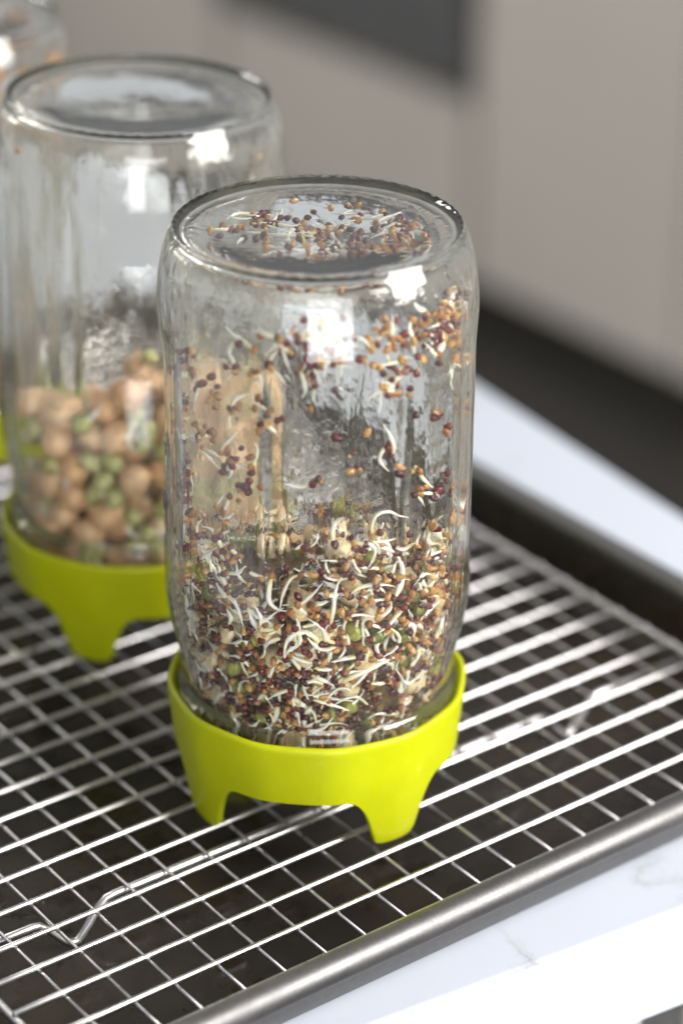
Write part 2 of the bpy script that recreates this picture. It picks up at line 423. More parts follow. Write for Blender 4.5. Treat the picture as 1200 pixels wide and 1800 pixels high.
# ------------------------------------------------------------------ baking tray
TU0, TU1, TV0, TV1 = -137.0, 198.0, -28.0, 436.0            # rim centre line
tray = empty('baking_tray', UV(30, 204, ZC)); tl = UV(30, 204, ZC)
tag(tray, 'dark rimmed metal baking tray on the marble counter, holding the wire rack', 'tray')
def rrect(u0, u1, v0, v1, r, z, n=8):
    out = []
    for (cu, cv, a0) in ((u1 - r, v1 - r, 0), (u0 + r, v1 - r, pi / 2), (u0 + r, v0 + r, pi), (u1 - r, v0 + r, 1.5 * pi)):
        for k in range(n + 1):
            a = a0 + k * pi / 2 / n
            out.append(UV(cu + r * cos(a), cv + r * sin(a), z) - tl)
    return out
def inset(d, z, rad): return rrect(TU0 + d, TU1 - d, TV0 + d, TV1 - d, max(2, rad - d), z)
inner = [(3.2, 6.0), (4.5, 0), (7.5, -9), (9.5, -12.6), (12.5, -14.6), (18, -14.9)]
mb = MB(); rows = [inset(d, z, 24) for d, z in inner]
mb.grid(rows, flip=True, mi=0); mb.add(rows[-1], [tuple(range(len(rows[-1])))], 0)
outer_ = [(2.4, 6.0), (3.6, 0), (6.7, -9), (8.8, -13), (12.3, -15.7), (18, -15.95)]
rows = [inset(d, z, 24) for d, z in outer_]
mb.grid(rows, mi=1); mb.add(rows[-1], [tuple(range(len(rows[-1]) - 1, -1, -1))], 1)
me = mb.mesh('pan', [M_TRAY_IN, M_TRAY]); me.set_sharp_from_angle(angle=radians(50))
link('pan', me, parent=tray)
mb = MB(); RR = 4.6
rows = []
for k in range(16):
    a = 2 * pi * k / 16
    rows.append(inset(-RR * cos(a), 7.0 + RR * sin(a), 24))
mb.grid(rows, closed_v=True, flip=False)
link('rolled_rim', mb.mesh('rolled_rim', M_TRAY), parent=tray)

# ------------------------------------------------------------------ cooling rack
S = 14.355; SB = 14.44; WR = 0.84
rack = empty('wire_cooling_rack', UV(30, 200, -14.6)); rl = UV(30, 200, -14.6)
tag(rack, 'shiny chrome wire cooling rack lying inside the dark baking tray', 'rack')
NB0, NB1, NA0, NA1 = -8, 12, -1, 29
u0, u1 = NB0 * SB - 2, NB1 * SB + 4
v0, v1 = NA0 * S, NA1 * S
rg = random.Random(5)
for i in range(NA0 + 1, NA1):                 # bright wires on top
    mb = MB(); pts = []
    w0, w1 = rg.uniform(-.5, .5), rg.uniform(-.5, .5)
    for k in range(13):
        t = k / 12; u = u0 + (u1 - u0) * t
        pts.append(UV(u, i * S + w0 * (1 - t) + w1 * t, WR + 0.15 * sin(t * 7 + i)) - rl)
    pts = [pts[0] + Vector((0, 0, -1.6))] + pts + [pts[-1] + du * 0.6 + Vector((0, 0, -1.6))]
    mb.tube(pts, WR, 12); link('wire', mb.mesh('wire', M_CHROME), parent=rack)
for j in range(NB0 + 1, NB1):                  # cross wires underneath
    mb = MB(); w0, w1 = rg.uniform(-.5, .5), rg.uniform(-.5, .5)
    pts = [UV(j * SB + w0 * (1 - k / 12) + w1 * k / 12, v0 + (v1 - v0) * k / 12, -WR) - rl for k in range(13)]
    mb.tube(pts, WR * 0.66, 10); link('wire', mb.mesh('wire', M_CHROME), parent=rack)
mb = MB(); ring = []
for (cu, cv, a0) in ((u1 - 12, v1 - 12, 0), (u0 + 12, v1 - 12, pi / 2), (u0 + 12, v0 + 12, pi), (u1 - 12, v0 + 12, 1.5 * pi)):
    for k in range(7):
        a = a0 + k * pi / 12; ring.append((cu + 12 * cos(a), cv + 12 * sin(a)))
rows = []
for k in range(10):
    a = 2 * pi * k / 10
    row = []
    for (pu, pv) in ring:
        cu, cv = (u0 + u1) / 2, (v0 + v1) / 2
        f_ = 1.5 * cos(a)
        row.append(UV(pu + f_ * (1 if pu > cu else -1) * (0.99), pv + f_ * (1 if pv > cv else -1) * 0.99, -1.2 + 1.5 * sin(a)) - rl)
    rows.append(row)
mb.grid(rows, closed_v=True); link('outer_frame', mb.mesh('outer_frame', M_CHROME), parent=rack)
def support(v):
    pts = []
    def P(u, z, dv_=0): pts.append(UV(u, v + dv_, z) - rl)
    P(u0 + 3, -2.4)
    for c_ in (-77, 121):
        for (d, z, q) in ((-14, -2.6, 0), (-11.5, -3.0, 0), (-9, -5, -.3), (-4, -11, -.8), (-1.2, -13.2, -1), (1.2, -13.2, -1), (4, -10.5, -.8), (9, -5, -.3), (12, -3.0, 0), (15, -2.6, 0)):
            P(c_ + d, z, q)
    P(u1 - 2, -2.4)
    mb = MB(); mb.tube(pts, 1.25, 10); return mb
for v in (50.5, 345.0):
    link('support_wire', support(v).mesh('support_wire', M_CHROME), parent=rack)

# ------------------------------------------------------------------ jar stand (lime plastic lid with feet)
def chaikin(p, n=2):
    for _ in range(n):
        q = [p[0]]
        for a, b in zip(p[:-1], p[1:]):
            q.append((a[0] * .75 + b[0] * .25, a[1] * .75 + b[1] * .25)); q.append((a[0] * .25 + b[0] * .75, a[1] * .25 + b[1] * .75))
        q.append(p[-1]); p = q
    return p
ZF, ZA, ZR = 1.75, 21.0, 41.8
FEET = [35.0, 125.0, 215.0, 305.0]
def foot_d(deg):
    return min(abs((deg - f + 180) % 360 - 180) for f in FEET)
def zbot(deg):
    d = foot_d(deg)
    if d < 10: e = d / 10; return ZF + 2.0 * e ** 5
    if d < 13.5: return ZF + 2.0 + (d - 10) / 3.5 * 9.0
    if d < 24: t = (d - 13.5) / 10.5; return ZF + 11.0 + (ZA - ZF - 11.0) * (1 - (1 - t) ** 2.6)
    return ZA
def facet(deg, amt):
    q = 0.0
    for o_ in (-5, -2.5, 0, 2.5, 5):
        d = (deg + o_ - 8 + 360) % 30 - 15
        q += cos(radians(15)) / cos(radians(d)) / 5
    return 1 + (q / 0.985 - 1) * amt
def stand_r(deg, z):
    t = (z - ZF) / (ZR - ZF)
    r = 43.2 + 4.2 * (t ** 0.85)
    return r * facet(deg, 0.5)
NT = 360
def stand_parts():
    angs = [360 * k / NT for k in range(NT)]
    tr = [0, .03, .1, .2, .35, .5]
    pos = lambda deg, r, z: Vector((r * sin(radians(deg)), -r * cos(radians(deg)), z))
    # collar: cross-section from the inner bottom, over the rim, down to the outer bottom (follows the arch)
    collar = MB(); rows = []
    ZS = ZA + 1.0
    tk = 2.4
    sec = []
    for t in (0, .12, .3, .5, .7, .85, .94): sec.append(('o', t))
    rim = [('r', a) for a in (0.0, 0.5, 1.0, 1.57, 2.1, 2.6, 3.14)]
    for kind, q in sec + rim + [('i', t) for t in (.94, .85, .7, .5, .3, .12, 0)]:
        row = []
        for dg in angs:
            zb = max(zbot(dg), ZA) 
            if kind == 'o': z = zb + (ZR - 1.2 - zb) * q; r = stand_r(dg, z)
            elif kind == 'i': z = zb + (ZR - 1.2 - zb) * q; r = stand_r(dg, z) - tk
            else: z = ZR - 1.2 + 1.2 * sin(q); r = stand_r(dg, ZR - 1.2) - 1.2 + 1.2 * cos(q)
            row.append(pos(dg, r, z))
        rows.append(row)
    collar.grid(rows, closed_v=True)
    feet = []
    for f in FEET:
        fb = MB(); n = 72; rows = []
        A = [f - 24 + 48 * k / n for k in range(n + 1)]
        for kind, q in [('o', 1), ('o', .75), ('o', .5), ('o', .25), ('o', .08), ('o', 0), ('i', 0), ('i', .08), ('i', .25), ('i', .5), ('i', .75), ('i', 1)]:
            row = []
            for dg in A:
                zb = min(zbot(dg), ZA - 0.02); z = zb + (ZA + 0.02 - zb) * q
                if q == 0: z = zb
                r = stand_r(dg, z)
                if kind == 'o' and q == 0: r -= 0.35
                if kind == 'i': r -= tk + (-0.35 if q == 0 else 0)
                row.append(pos(dg, r, z))
            rows.append(row)
        fb.grid(rows, closed_u=False, flip=True)
        feet.append(fb.mesh('foot', M_LIME))
    # inner ledge with drain screen that carries the jar mouth
    led = MB(); rows = []
    for (r, z) in ((44.4, 26.0), (43.6, 22.0), (33.0, 22.0), (33.0, 23.6), (43.0, 23.6), (43.5, 26.0)):
        rows.append([pos(dg, r, z) for dg in angs[::5]])
    led.grid(rows, closed_v=True)
    scr = MB(); rows = []
    for (r, z) in ((33.4, 23.4), (33.4, 22.4)): rows.append([pos(dg, r, z) for dg in angs[::10]])
    scr.add(rows[0], [tuple(range(len(rows[0])))]); scr.add(rows[1], [tuple(range(len(rows[1]) - 1, -1, -1))]); scr.grid(rows)
    cm = collar.mesh('collar', M_LIME); cm.set_sharp_from_angle(angle=radians(60))
    for f_ in feet: f_.set_sharp_from_angle(angle=radians(60))
    return cm, feet, led.mesh('ledge', M_LIME), scr.mesh('drain_screen', M_CHROME, False)
STAND = stand_parts()
def make_stand(x, y, rot, label):
    t = empty('jar_stand', (x, y, 0)); t.rotation_euler.z = radians(rot)
    tag(t, label, 'jar stand', 'lime stands under the jars')
    link('collar', STAND[0], parent=t)
    for fm in STAND[1]: link('foot', fm, parent=t)
    link('ledge', STAND[2], parent=t); link('drain_screen', STAND[3], parent=t)
    return t

# ------------------------------------------------------------------ jar (upside down, mouth at local z = 0)
HJ = 175.0
def interp(prof, z):
    for (z0, r0), (z1, r1) in zip(prof[:-1], prof[1:]):
        if z0 <= z <= z1: t = (z - z0) / (z1 - z0 + 1e-9); return r0 + (r1 - r0) * t
    return prof[-1][1] if z > prof[-1][0] else prof[0][1]
OUT_P = chaikin([(7, 41.4), (8, 42.2), (10, 42.4), (11.2, 43.2), (12.6, 42.4), (15, 42.4), (16.2, 43.2), (17.6, 42.4), (20.5, 42.5), (22.3, 44.1), (26, 44.1), (28, 42.6), (31, 42.5), (38, 43.7), (46, 45.6), (56, 47.3), (66, 47.5), (90, 47.5), (120, 47.5), (146, 47.5), (156, 47.2), (165, 46.0), (171, 44.3), (174.4, 42.4)], 2)
IN_P = chaikin([(7, 39.4), (12, 40.0), (26, 40.2), (36, 40.6), (46, 42.6), (56, 44.3), (66, 44.6), (100, 44.7), (140, 44.7), (152, 45.0), (161, 44.5), (167, 43.2), (171.2, 41.0), (172.3, 38.2)], 2)
def w_body(z): return sstep(50, 100, z) * (1 - sstep(132, 154, z))
def flat(deg):
    d = (deg - 8 + 45 + 720) % 90 - 45
    hw = 22.0
    if abs(d) < hw: poly = cos(radians(hw)) / cos(radians(d)) - 1
    else: poly = 0.0
    ridge = exp(-((abs(d) - hw - 1.5) / 1.6) ** 2)
    return poly, ridge, d
def emboss(deg, z):
    # raised loop ornaments and short marks on the panel to the left, and a measuring ladder to the right
    x = ((deg + 78 + 180) % 360 - 180) * 0.83; h = 0.0
    for (cx, cz, rx, rz) in ((2, 104, 5.2, 7.5), (2, 88, 5.8, 7.5), (1, 70.5, 6.2, 8.5), (-9, 90, 5, 12)):
        q = sqrt(((x - cx) / rx) ** 2 + ((z - cz) / rz) ** 2)
        h += 0.75 * exp(-((q - 1) / 0.16) ** 2)
    x = ((deg - 49 + 180) % 360 - 180) * 0.83
    if abs(x) < 4.5 and 66 < z < 140:
        q = (z % 9.0) - 4.5
        h += 0.4 * exp(-(q / 0.8) ** 2) * sstep(4.5, 3.2, abs(x))
    return h
def r_out(deg, z):
    r = interp(OUT_P, z); w = w_body(z)
    if w > 0:
        p, rd, d = flat(deg)
        r += w * (47.5 * p * 0.55 + 0.35 * rd + 0.12 * sin(radians(deg * 24)) * (1 if abs(d) > 22 else 0.15)) + w * emboss(deg, z)
    return r
def r_in(deg, z):
    r = interp(IN_P, z); w = w_body(z)
    if w > 0: r += w * 44.4 * flat(deg)[0] * 0.40
    return r
def jar_mesh():
    n = 240; mb = MB(); rows = []
    angs = [360 * k / n for k in range(n)]
    P = lambda dg, r, z: Vector((r * sin(radians(dg)), -r * cos(radians(dg)), z))
    attr = []
    zs = [7.0, 7.5] + [8 + x * 0.7 for x in range(0, 36)] + [33 + x * 1.1 for x in range(0, 106)] + [149.8 + x * 1.2 for x in range(0, 21)]
    zs = [z for z in zs if z <= 174.4]
    for z in zs: rows.append([P(dg, r_out(dg, z) + 0.05 * noise.noise((sin(radians(dg)) * 3, cos(radians(dg)) * 3, z * .05)) + 0.10 * sstep(145, 158, z) * (1 - sstep(170, 174, z)) * noise.noise((sin(radians(dg)) * 9, cos(radians(dg)) * 9, z * .16)), z) for dg in angs]); attr.append(0.0)
    # bearing ring (stippled) and concave base
    for k, (r, z) in enumerate(chaikin([(42.6, 174.4), (42.3, 174.9), (41.6, 174.95), (40.8, 174.4), (39, 173.6), (34, 172.8), (28, 172.1)], 2)[1:]):
        st = exp(-((r - 41.8) / 0.7) ** 2)
        rows.append([P(dg, r, z + 0.13 * st * (1 if (i // 2) % 2 else -1)) for i, dg in enumerate(angs)]); attr.append(0.0)
    for (r, z) in ((24, 171.5), (18, 171.0), (12, 170.6), (6, 170.4), (0.6, 170.3)): rows.append([P(dg, r, z) for dg in angs]); attr.append(0.0)
    mb.grid(rows); nout = len(rows)
    rows2 = []
    for (r, z) in ((0.6, 167.6), (6, 167.6), (12, 167.9), (18, 168.4), (24, 169.4), (30, 170.8), (34.5, 171.6)):
        rows2.append([P(dg, r + 0, z + 0.16 * noise.noise((r * .09 * cos(radians(dg)), r * .09 * sin(radians(dg)), 3))) for dg in angs])
    zi = [172.1 - x * 0.5 for x in range(0, 45)] + [149.0 - x * 1.3 for x in range(0, 115)]
    zi = [z for z in zi if z > 7.6]
    for z in zi:
        row = []
        for dg in angs:
            a, b = sin(radians(dg)), cos(radians(dg))
            nz = 0.09 * noise.noise((a * 7, b * 7, z * .035)) + 0.05 * noise.noise((a * 18, b * 18, z * .07))
            row.append(P(dg, r_in(dg, z) + nz, z))
        rows2.append(row)
    rows2.append([P(dg, 39.6, 7.0) for dg in angs])
    b0 = len(mb.v); mb.grid(rows2)
    # close the centre discs and the lip
    mb.f.append(tuple((nout - 1) * n + k for k in range(n))); mb.mi.append(0)
    mb.f.append(tuple(b0 + n - 1 - k for k in range(n))); mb.mi.append(0)
    last = b0 + (len(rows2) - 1) * n
    for k in range(n): mb.f.append((last + k, last + (k + 1) % n, (k + 1) % n, k)); mb.mi.append(0)
    mb.a = [0.0] * b0 + [0.22] * (7 * n) + [1.0] * (len(mb.v) - b0 - 7 * n)
    return mb.mesh('glass_jar', M_GLASS, True, attr=True)
JAR_ME = jar_mesh()
ZM = 17.0
STANDS = [(JAR1[0], JAR1[1], 0, ZM), (-72.9, 787.0, -36, ZM + 2.5), (-162.5, 899.0, 22, ZM)]
SL = ['lime plastic jar stand under the sharp front jar of small seeds',
      'lime plastic jar stand under the second jar, the one with chickpeas',
      'lime plastic jar stand under the rearmost jar, cut off by the left edge']
LEAN = [0.0, 1.7, 4.4]
TILT = [Matrix.Rotation(radians(a), 3, 'Y') for a in LEAN]
JL = ['upturned clear glass jar in front, dotted with tiny brown sprouting seeds',
      'upturned clear glass jar behind the front one, holding chickpeas and green beans',
      'rearmost upturned glass jar, cut off by the upper left corner']
for k, (x, y, rot, zm) in enumerate(STANDS):
    st_ = make_stand(x, y, -rot, SL[k])
    if k == 1: st_.scale = (1.03, 1.03, 1.0)
    j = link('glass_jar', JAR_ME, (x, y, zm))
    if k == 1: j.scale = (1.035, 1.035, 1.0)
    if k: j.material_slots[0].link = 'OBJECT'; j.material_slots[0].material = M_GLASS2
    if k: j.rotation_euler = (TILT[k] @ Matrix.Rotation(radians((-6, 35)[k - 1]), 3, 'Z')).to_euler()
    tag(j, JL[k], 'jar', 'upturned sprouting jars')

# ------------------------------------------------------------------ seeds
def lump(rx, ry, rz, nu=9, nv=6, fn=None):
    vs = []; fs = []
    for i in range(nv + 1):
        t = pi * i / nv
        for k in range(nu):
            p = 2 * pi * k / nu
            d = Vector((sin(t) * cos(p), sin(t) * sin(p), cos(t)))
            s = fn(d) if fn else 1.0
            vs.append(Vector((d.x * rx, d.y * ry, d.z * rz)) * s)
    for i in range(nv):
        for k in range(nu):
            a, b, c, d = i * nu + k, i * nu + (k + 1) % nu, (i + 1) * nu + (k + 1) % nu, (i + 1) * nu + k
            if i == 0: fs.append((a, d, c))
            elif i == nv - 1: fs.append((a, d, b))
            else: fs.append((a, d, c, b))
    return vs, fs
def lump_mesh(name, m_, *a, **k):
    vs, fs = lump(*a, **k); mb = MB(); mb.add(vs, fs); return mb.mesh(name, m_)
def seed_fn(k, two):
    def fn(d):
        v = 1 + 0.28 * noise.noise((d.x * 1.3 + k * 7.1, d.y * 1.3, d.z * 1.3)) + 0.10 * noise.noise((d.x * 3 + k, d.y * 3, d.z * 3))
        if two: v *= 1 - 0.28 * exp(-(d.y / 0.22) ** 2) * (0.4 + 0.6 * (d.z > -.3))
        return v * (1 - 0.12 * d.x)
    return fn
AMB = [lump_mesh('sprouted_seed', M_AMBER, a, b, c, 11, 8, seed_fn(a * 9 + c, b < 1.35)) for a, b, c in ((1.65, 1.15, 1.0), (1.5, 1.25, 1.1), (1.9, 1.05, 0.9), (1.35, 1.25, 0.75), (1.75, 1.1, 0.8), (1.4, 0.95, 0.95))]
MAR = [lump_mesh('sprouted_seed', M_MAROON, a, b, c, 11, 8, seed_fn(a * 5 + c, False)) for a, b, c in ((1.35, 1.25, 1.2), (1.25, 1.2, 1.15), (1.5, 1.2, 1.1), (1.1, 1.05, 1.0))]
rs = random.Random(21)
def curve2d(L, n=12, hook=None):
    # planar curve: mostly straight sprouts that bend at one end, some full hooks
    a = rs.uniform(0, 2 * pi); q = rs.random(); sg = rs.choice((-1, 1))
    k0 = rs.uniform(-.05, .05); bend = sg * rs.uniform(.05, .32); where = rs.choice((0.12, 0.2, 0.75, 0.85))
    if hook or q < .22: bend = sg * rs.uniform(.22, .36); where = 0.5
    x = y = 0.0; out = [(0, 0)]
    ds = L / n
    for i in range(n):
        t = (i + .5) / n
        a += (k0 + bend * exp(-((t - where) / 0.22) ** 2) + rs.gauss(0, .03)) * ds
        x += cos(a) * ds; y += sin(a) * ds; out.append((x, y))
    return out
def wall_pos(deg, z, depth):
    r = r_in(deg, z) - depth
    return Vector((r * sin(radians(deg)), -r * cos(radians(deg)), z))
def tail_wall(deg, z, depth, L, zmin=9.0, zmax=163):
    pts = []; rise = rs.uniform(-.5, 1.6)
    c = curve2d(L, hook=rs.random() < .35)
    for i, (x, y) in enumerate(c):
        zz = min(zmax, max(zmin, z + y)); dd = deg + math.degrees(x / 43.0)
        pts.append(wall_pos(dd, zz, max(0.75, depth - 0.2 + rise * sin(i / len(c) * pi))))
    return pts
def tail_rad(w): return lambda t: w * (0.55 + 0.5 * sstep(0, .3, t)) * (1 - 0.72 * sstep(.45, 1.0, t))
def side(deg): return 'left side' if deg < -28 else ('right side' if deg > 28 else 'middle')
def bare(t): return 'sprouting' if t else 'bare'
def add_sprouted(jloc, p, maroon, tail, label, group, wid=None, scale=1.0):
    me = rs.choice(MAR if maroon else AMB)
    o = bpy.data.objects.new('sprouted_seed', me); COL.objects.link(o)
    o.location = ((jloc[0] + p.x) * MM, (jloc[1] + p.y) * MM, (jloc[2] + p.z) * MM)
    e = Euler((rs.uniform(0, 6.3), rs.uniform(0, 6.3), rs.uniform(0, 6.3))); o.rotation_euler = e
    q_ = rs.uniform(.78, 1.1); o.scale = (q_ * rs.uniform(.95, 1.1), q_, q_ * rs.uniform(.75, 1.0))
    tag(o, label, 'seed', group)
    if tail:
        inv = e.to_matrix().inverted(); mb = MB()
        mb.tube([inv @ (q - p) for q in tail], tail_rad(wid or rs.uniform(.34, .58)), 7)
        link('sprout', mb.mesh('sprout', M_SPROUT, True, attr=True), parent=o)
    return o
J1 = (JAR1[0], JAR1[1], ZM)
count = {'n': 0}
HEAP = lambda deg: 67 + 5 * sin(radians(deg * 2 + 40)) + 5 * sin(radians(deg * 5)) + 6 * cos(radians(deg - 35))
G_BASE, G_HEEL, G_WALL, G_HEAP = ('seeds stuck under the base of the front jar', 'seeds clumped below the shoulder of the front jar',
                                  'seeds clinging to the wall of the front jar', 'sprouted seeds packed in the front jar')
cl = lambda mar: 'dark maroon' if mar else 'amber brown'
# the seed mass collects what is too much to build one by one
sv = MB()
def add_stuff_seed(p, mar, tail, sz=1.0):
    a, b, c = ((1.3 * sz, 1.2 * sz, 1.12 * sz) if mar else (1.65 * sz, 1.15 * sz, 1.0 * sz))
    vs, fs = lump(a, b, c, 7, 5); R = Euler((rs.uniform(0, 6.3), rs.uniform(0, 6.3), rs.uniform(0, 6.3))).to_matrix()
    sv.add([R @ v + p for v in vs], fs, 1 if mar else 0, rs.random())
    if rs.random() < .22:                      # split yellow seed leaves and shed skins
        vs, fs = lump(1.3 * sz, 0.9 * sz, 0.45 * sz, 7, 5); R = Euler((rs.uniform(0, 6.3), rs.uniform(0, 6.3), rs.uniform(0, 6.3))).to_matrix()
        pr = p + R @ Vector((0.9, 0.4, 0.2)) * 0.8; pr2 = Vector((p.x, p.y, 0)).normalized()
        pr -= pr2 * 0.5
        sv.add([R @ v + pr for v in vs], fs, 3, rs.random())
    if tail: sv.tube(tail, tail_rad(rs.uniform(.45, .75)), 5, 2)
# on the jar's base (top in the picture)
def base_z(r): return 167.4 + 2.9 * (r / 33.5) ** 2
clus = [(-2, 8, 6), (9, 2, 9), (24, 10, 6), (16, -4, 8), (2, -12, 9), (-16, 16, 7)]
nb = 0
while nb < 200:
    if nb < 96: cx, cy_, sg = rs.choice(clus); x = rs.gauss(cx, sg * .7); y = rs.gauss(cy_, sg * .7)
    else: x = rs.uniform(-33, 33); y = rs.uniform(-33, 33)
    r = sqrt(x * x + y * y)
    if r >= 33: continue
    nb += 1
    z = base_z(r) - 1.5; mar = rs.random() < .5
    tail = None
    if rs.random() < .4:
        tail = []
        for (a, b) in curve2d(rs.uniform(5, 12)):
            q = sqrt((x + a) ** 2 + (y + b) ** 2)
            f_ = 1 if q < 33 else 33 / q
            tail.append(Vector(((x + a) * f_, (y + b) * f_, base_z(min(q, 33)) - 1.2)))
    if nb % 5 > 1: add_stuff_seed(Vector((x, y, z)), mar, tail); continue
    where = 'rear half' if y > 0 else 'near half'
    add_sprouted(J1, Vector((x, y, z)), mar, tail, 'tiny %s %s seed under the %s of the front jar\'s base' % (bare(tail), cl(mar), where), G_BASE)
# clump below the shoulder
for k in range(150):
    if k < 132: deg = rs.choice((rs.gauss(-4, 7), rs.gauss(6, 9), rs.gauss(26, 12), rs.gauss(50, 12), rs.gauss(62, 8))); z = rs.gauss(153, 4.8)
    else: deg = rs.uniform(-80, 85); z = rs.uniform(138, 162)
    z = min(162.5, z); mar = rs.random() < .48
    dep = 1.6 + rs.random() ** 2 * 2.5
    p = wall_pos(deg, z, dep)
    tail = tail_wall(deg, z, dep, rs.uniform(4, 11)) if rs.random() < .5 else None
    if k % 2 == 0: add_stuff_seed(p, mar, tail); continue
    add_sprouted(J1, p, mar, tail, '%s %s seed below the shoulder of the front jar, %s' % (bare(tail), cl(mar), side(deg)), G_HEEL)
# scattered on the wall
for k in range(52):
    deg = rs.uniform(-88, 88); z = 80 + rs.random() ** 1.3 * 64; mar = rs.random() < .5
    for q in range(1 + (rs.random() < .45) + (rs.random() < .3)):
        d2 = deg + rs.uniform(-3.5, 3.5) * (q > 0); z2 = z + rs.uniform(-3, 3) * (q > 0); dep = 1.55
        if q: mar = rs.random() < .5
        tail = tail_wall(d2, z2, dep, rs.uniform(4, 11)) if rs.random() < .33 else None
        hgt = 'high' if z2 > 112 else 'halfway up'
        add_sprouted(J1, wall_pos(d2, z2, dep), mar, tail, '%s %s seed clinging %s on the front jar\'s wall, %s' % (bare(tail), cl(mar), hgt, side(d2)), G_WALL)
# more of them, too fine to pick apart
for k in range(76):
    deg = rs.choice((rs.gauss(-52, 18), rs.gauss(-52, 18), rs.gauss(-35, 15), rs.gauss(40, 20), rs.uniform(-92, 92))); z = 68 + rs.random() ** 1.6 * 80
    if -16 < deg < 22 and 82 < z < 130 and rs.random() < .75: continue
    for q in range(rs.choice((1, 2, 3, 4, 6))):
        d2, z2 = deg + rs.gauss(0, 2.8) * (q > 0), z + rs.gauss(0, 2.4) * (q > 0); dep = 1.4
        add_stuff_seed(wall_pos(d2, z2, dep), rs.random() < .5, tail_wall(d2, z2, dep, rs.uniform(4, 11)) if rs.random() < .3 else None, rs.uniform(.65, 1.1))
# bigger pulses in the heap of the front jar
def chick_fn(d): return 1.0 + 0.05 * noise.noise(d * 1.7) + 0.03 * noise.noise(d * 4.0 + Vector((5, 2, 1))) - 0.10 * exp(-((d.y) / 0.16) ** 2) * (1 if d.x > 0 else 0.35) + 0.16 * max(0, d.x) ** 6
CHK = [lump_mesh('chickpea', M_CHICK, 6.6, 6.1, 5.9, 16, 12, chick_fn), lump_mesh('chickpea', M_CHICK, 6.9, 5.9, 6.2, 16, 12, chick_fn), lump_mesh('chickpea', M_CHICK, 6.1, 6.3, 5.6, 16, 12, chick_fn)]
CRM = [lump_mesh('peeled_chickpea', M_CREAM, 4.8, 4.3, 4.1, 16, 12, chick_fn), lump_mesh('peeled_chickpea', M_CREAM, 4.4, 4.4, 3.4, 16, 12, chick_fn)]
PEA = [lump_mesh('mung_bean', M_PEA, 4.3, 3.4, 3.2, 12, 9), lump_mesh('mung_bean', M_PEA, 3.9, 3.5, 3.3, 12, 9)]
MNG = [lump_mesh('mung_bean', M_MUNG, 3.3, 2.5, 2.4, 12, 8), lump_mesh('mung_bean', M_MUNG, 3.0, 2.6, 2.5, 12, 8)]
def free_rot(): return (rs.uniform(0, 6.3), rs.uniform(0, 6.3), rs.uniform(0, 6.3))
big = []
def place_big(n, meshes, name, rad, label, cat, group, zlo, zhi, degr):
    c = 0
    for _ in range(n * 40):
        if c >= n: break
        deg = rs.uniform(*degr); z = rs.uniform(zlo, min(zhi, HEAP(deg) + 2))
        p = wall_pos(deg, z, rad + 0.7 + rs.random() * 2.0)
        if any((p - q).length < (rad + r2) * 0.93 for q, r2 in big): continue
        big.append((p, rad)); c += 1
        tag(link(name, rs.choice(meshes), Vector(J1) + p, rot=free_rot()), label + ', ' + side(deg), cat, group)
place_big(18, CRM, 'peeled_chickpea', 4.5, 'pale cream peeled chickpea among the small seeds of the front jar', 'chickpea', 'peeled chickpeas in the front jar', 13, 78, (-95, 95))
place_big(7, CRM, 'peeled_chickpea', 4.5, 'cream peeled chickpea in the upper part of the front heap', 'chickpea', 'peeled chickpeas in the front jar', 50, 84, (-40, 70))
place_big(40, MNG, 'mung_bean', 2.9, 'olive green mung bean among the small seeds of the front jar', 'bean', 'mung beans in the front jar', 11, 78, (-95, 95))
# top surface of the heap: pulses seen through the glass
for k in range(46):
    a = rs.uniform(0, 2 * pi); r = 38 * sqrt(rs.random()); x, y = r * cos(a), r * sin(a)
    deg = math.degrees(atan2(x, -y)); z = HEAP(deg) - 3 + rs.uniform(-3, 3)
    p = Vector((x, y, z))
    if sqrt(x * x + y * y) + 5 > r_in(deg, z): continue
    ck = rs.random() < .5; rad = 4.5 if ck else 2.9
    if any((p - q).length < (rad + r2) * 0.9 for q, r2 in big): continue
    big.append((p, rad))
    o = link('peeled_chickpea' if ck else 'mung_bean', rs.choice(CRM if ck else MNG), Vector(J1) + p, rot=free_rot())
    if ck: tag(o, 'cream chickpea on top of the seed heap in the front jar, ' + side(deg), 'chickpea', 'pulses on top of the heap in the front jar')
    else: tag(o, 'green mung bean on top of the seed heap in the front jar, ' + side(deg), 'bean', 'pulses on top of the heap in the front jar')
# packed small seeds at the front wall
made = 0
while made < 300:
    deg = rs.gauss(5, 44)
    if abs(deg) > 92: continue
    H = HEAP(deg); z = 9.5 + (H + 9) * rs.random() ** 0.8
    if z > H and rs.random() < (z - H) / 18: continue
    if z < 26 and rs.random() < .4: continue
    dep = 1.5 + rs.random() ** 2 * 1.6; mar = rs.random() < .52
    p = wall_pos(deg, z, dep)
    if any((p - q).length < r2 * 0.85 for q, r2 in big): continue
    made += 1
    tail = tail_wall(deg, z, dep, rs.uniform(6, 18)) if rs.random() < .6 else None
    if made > 92: add_stuff_seed(p, mar, tail); continue
    hgt = 'upper' if z > 60 else ('middle' if z > 35 else 'lowest')
    add_sprouted(J1, p, mar, tail, '%s %s seed in the %s layer of the front heap, %s' % (bare(tail), cl(mar), hgt, side(deg)), G_HEAP, wid=rs.uniform(.6, 1.0))
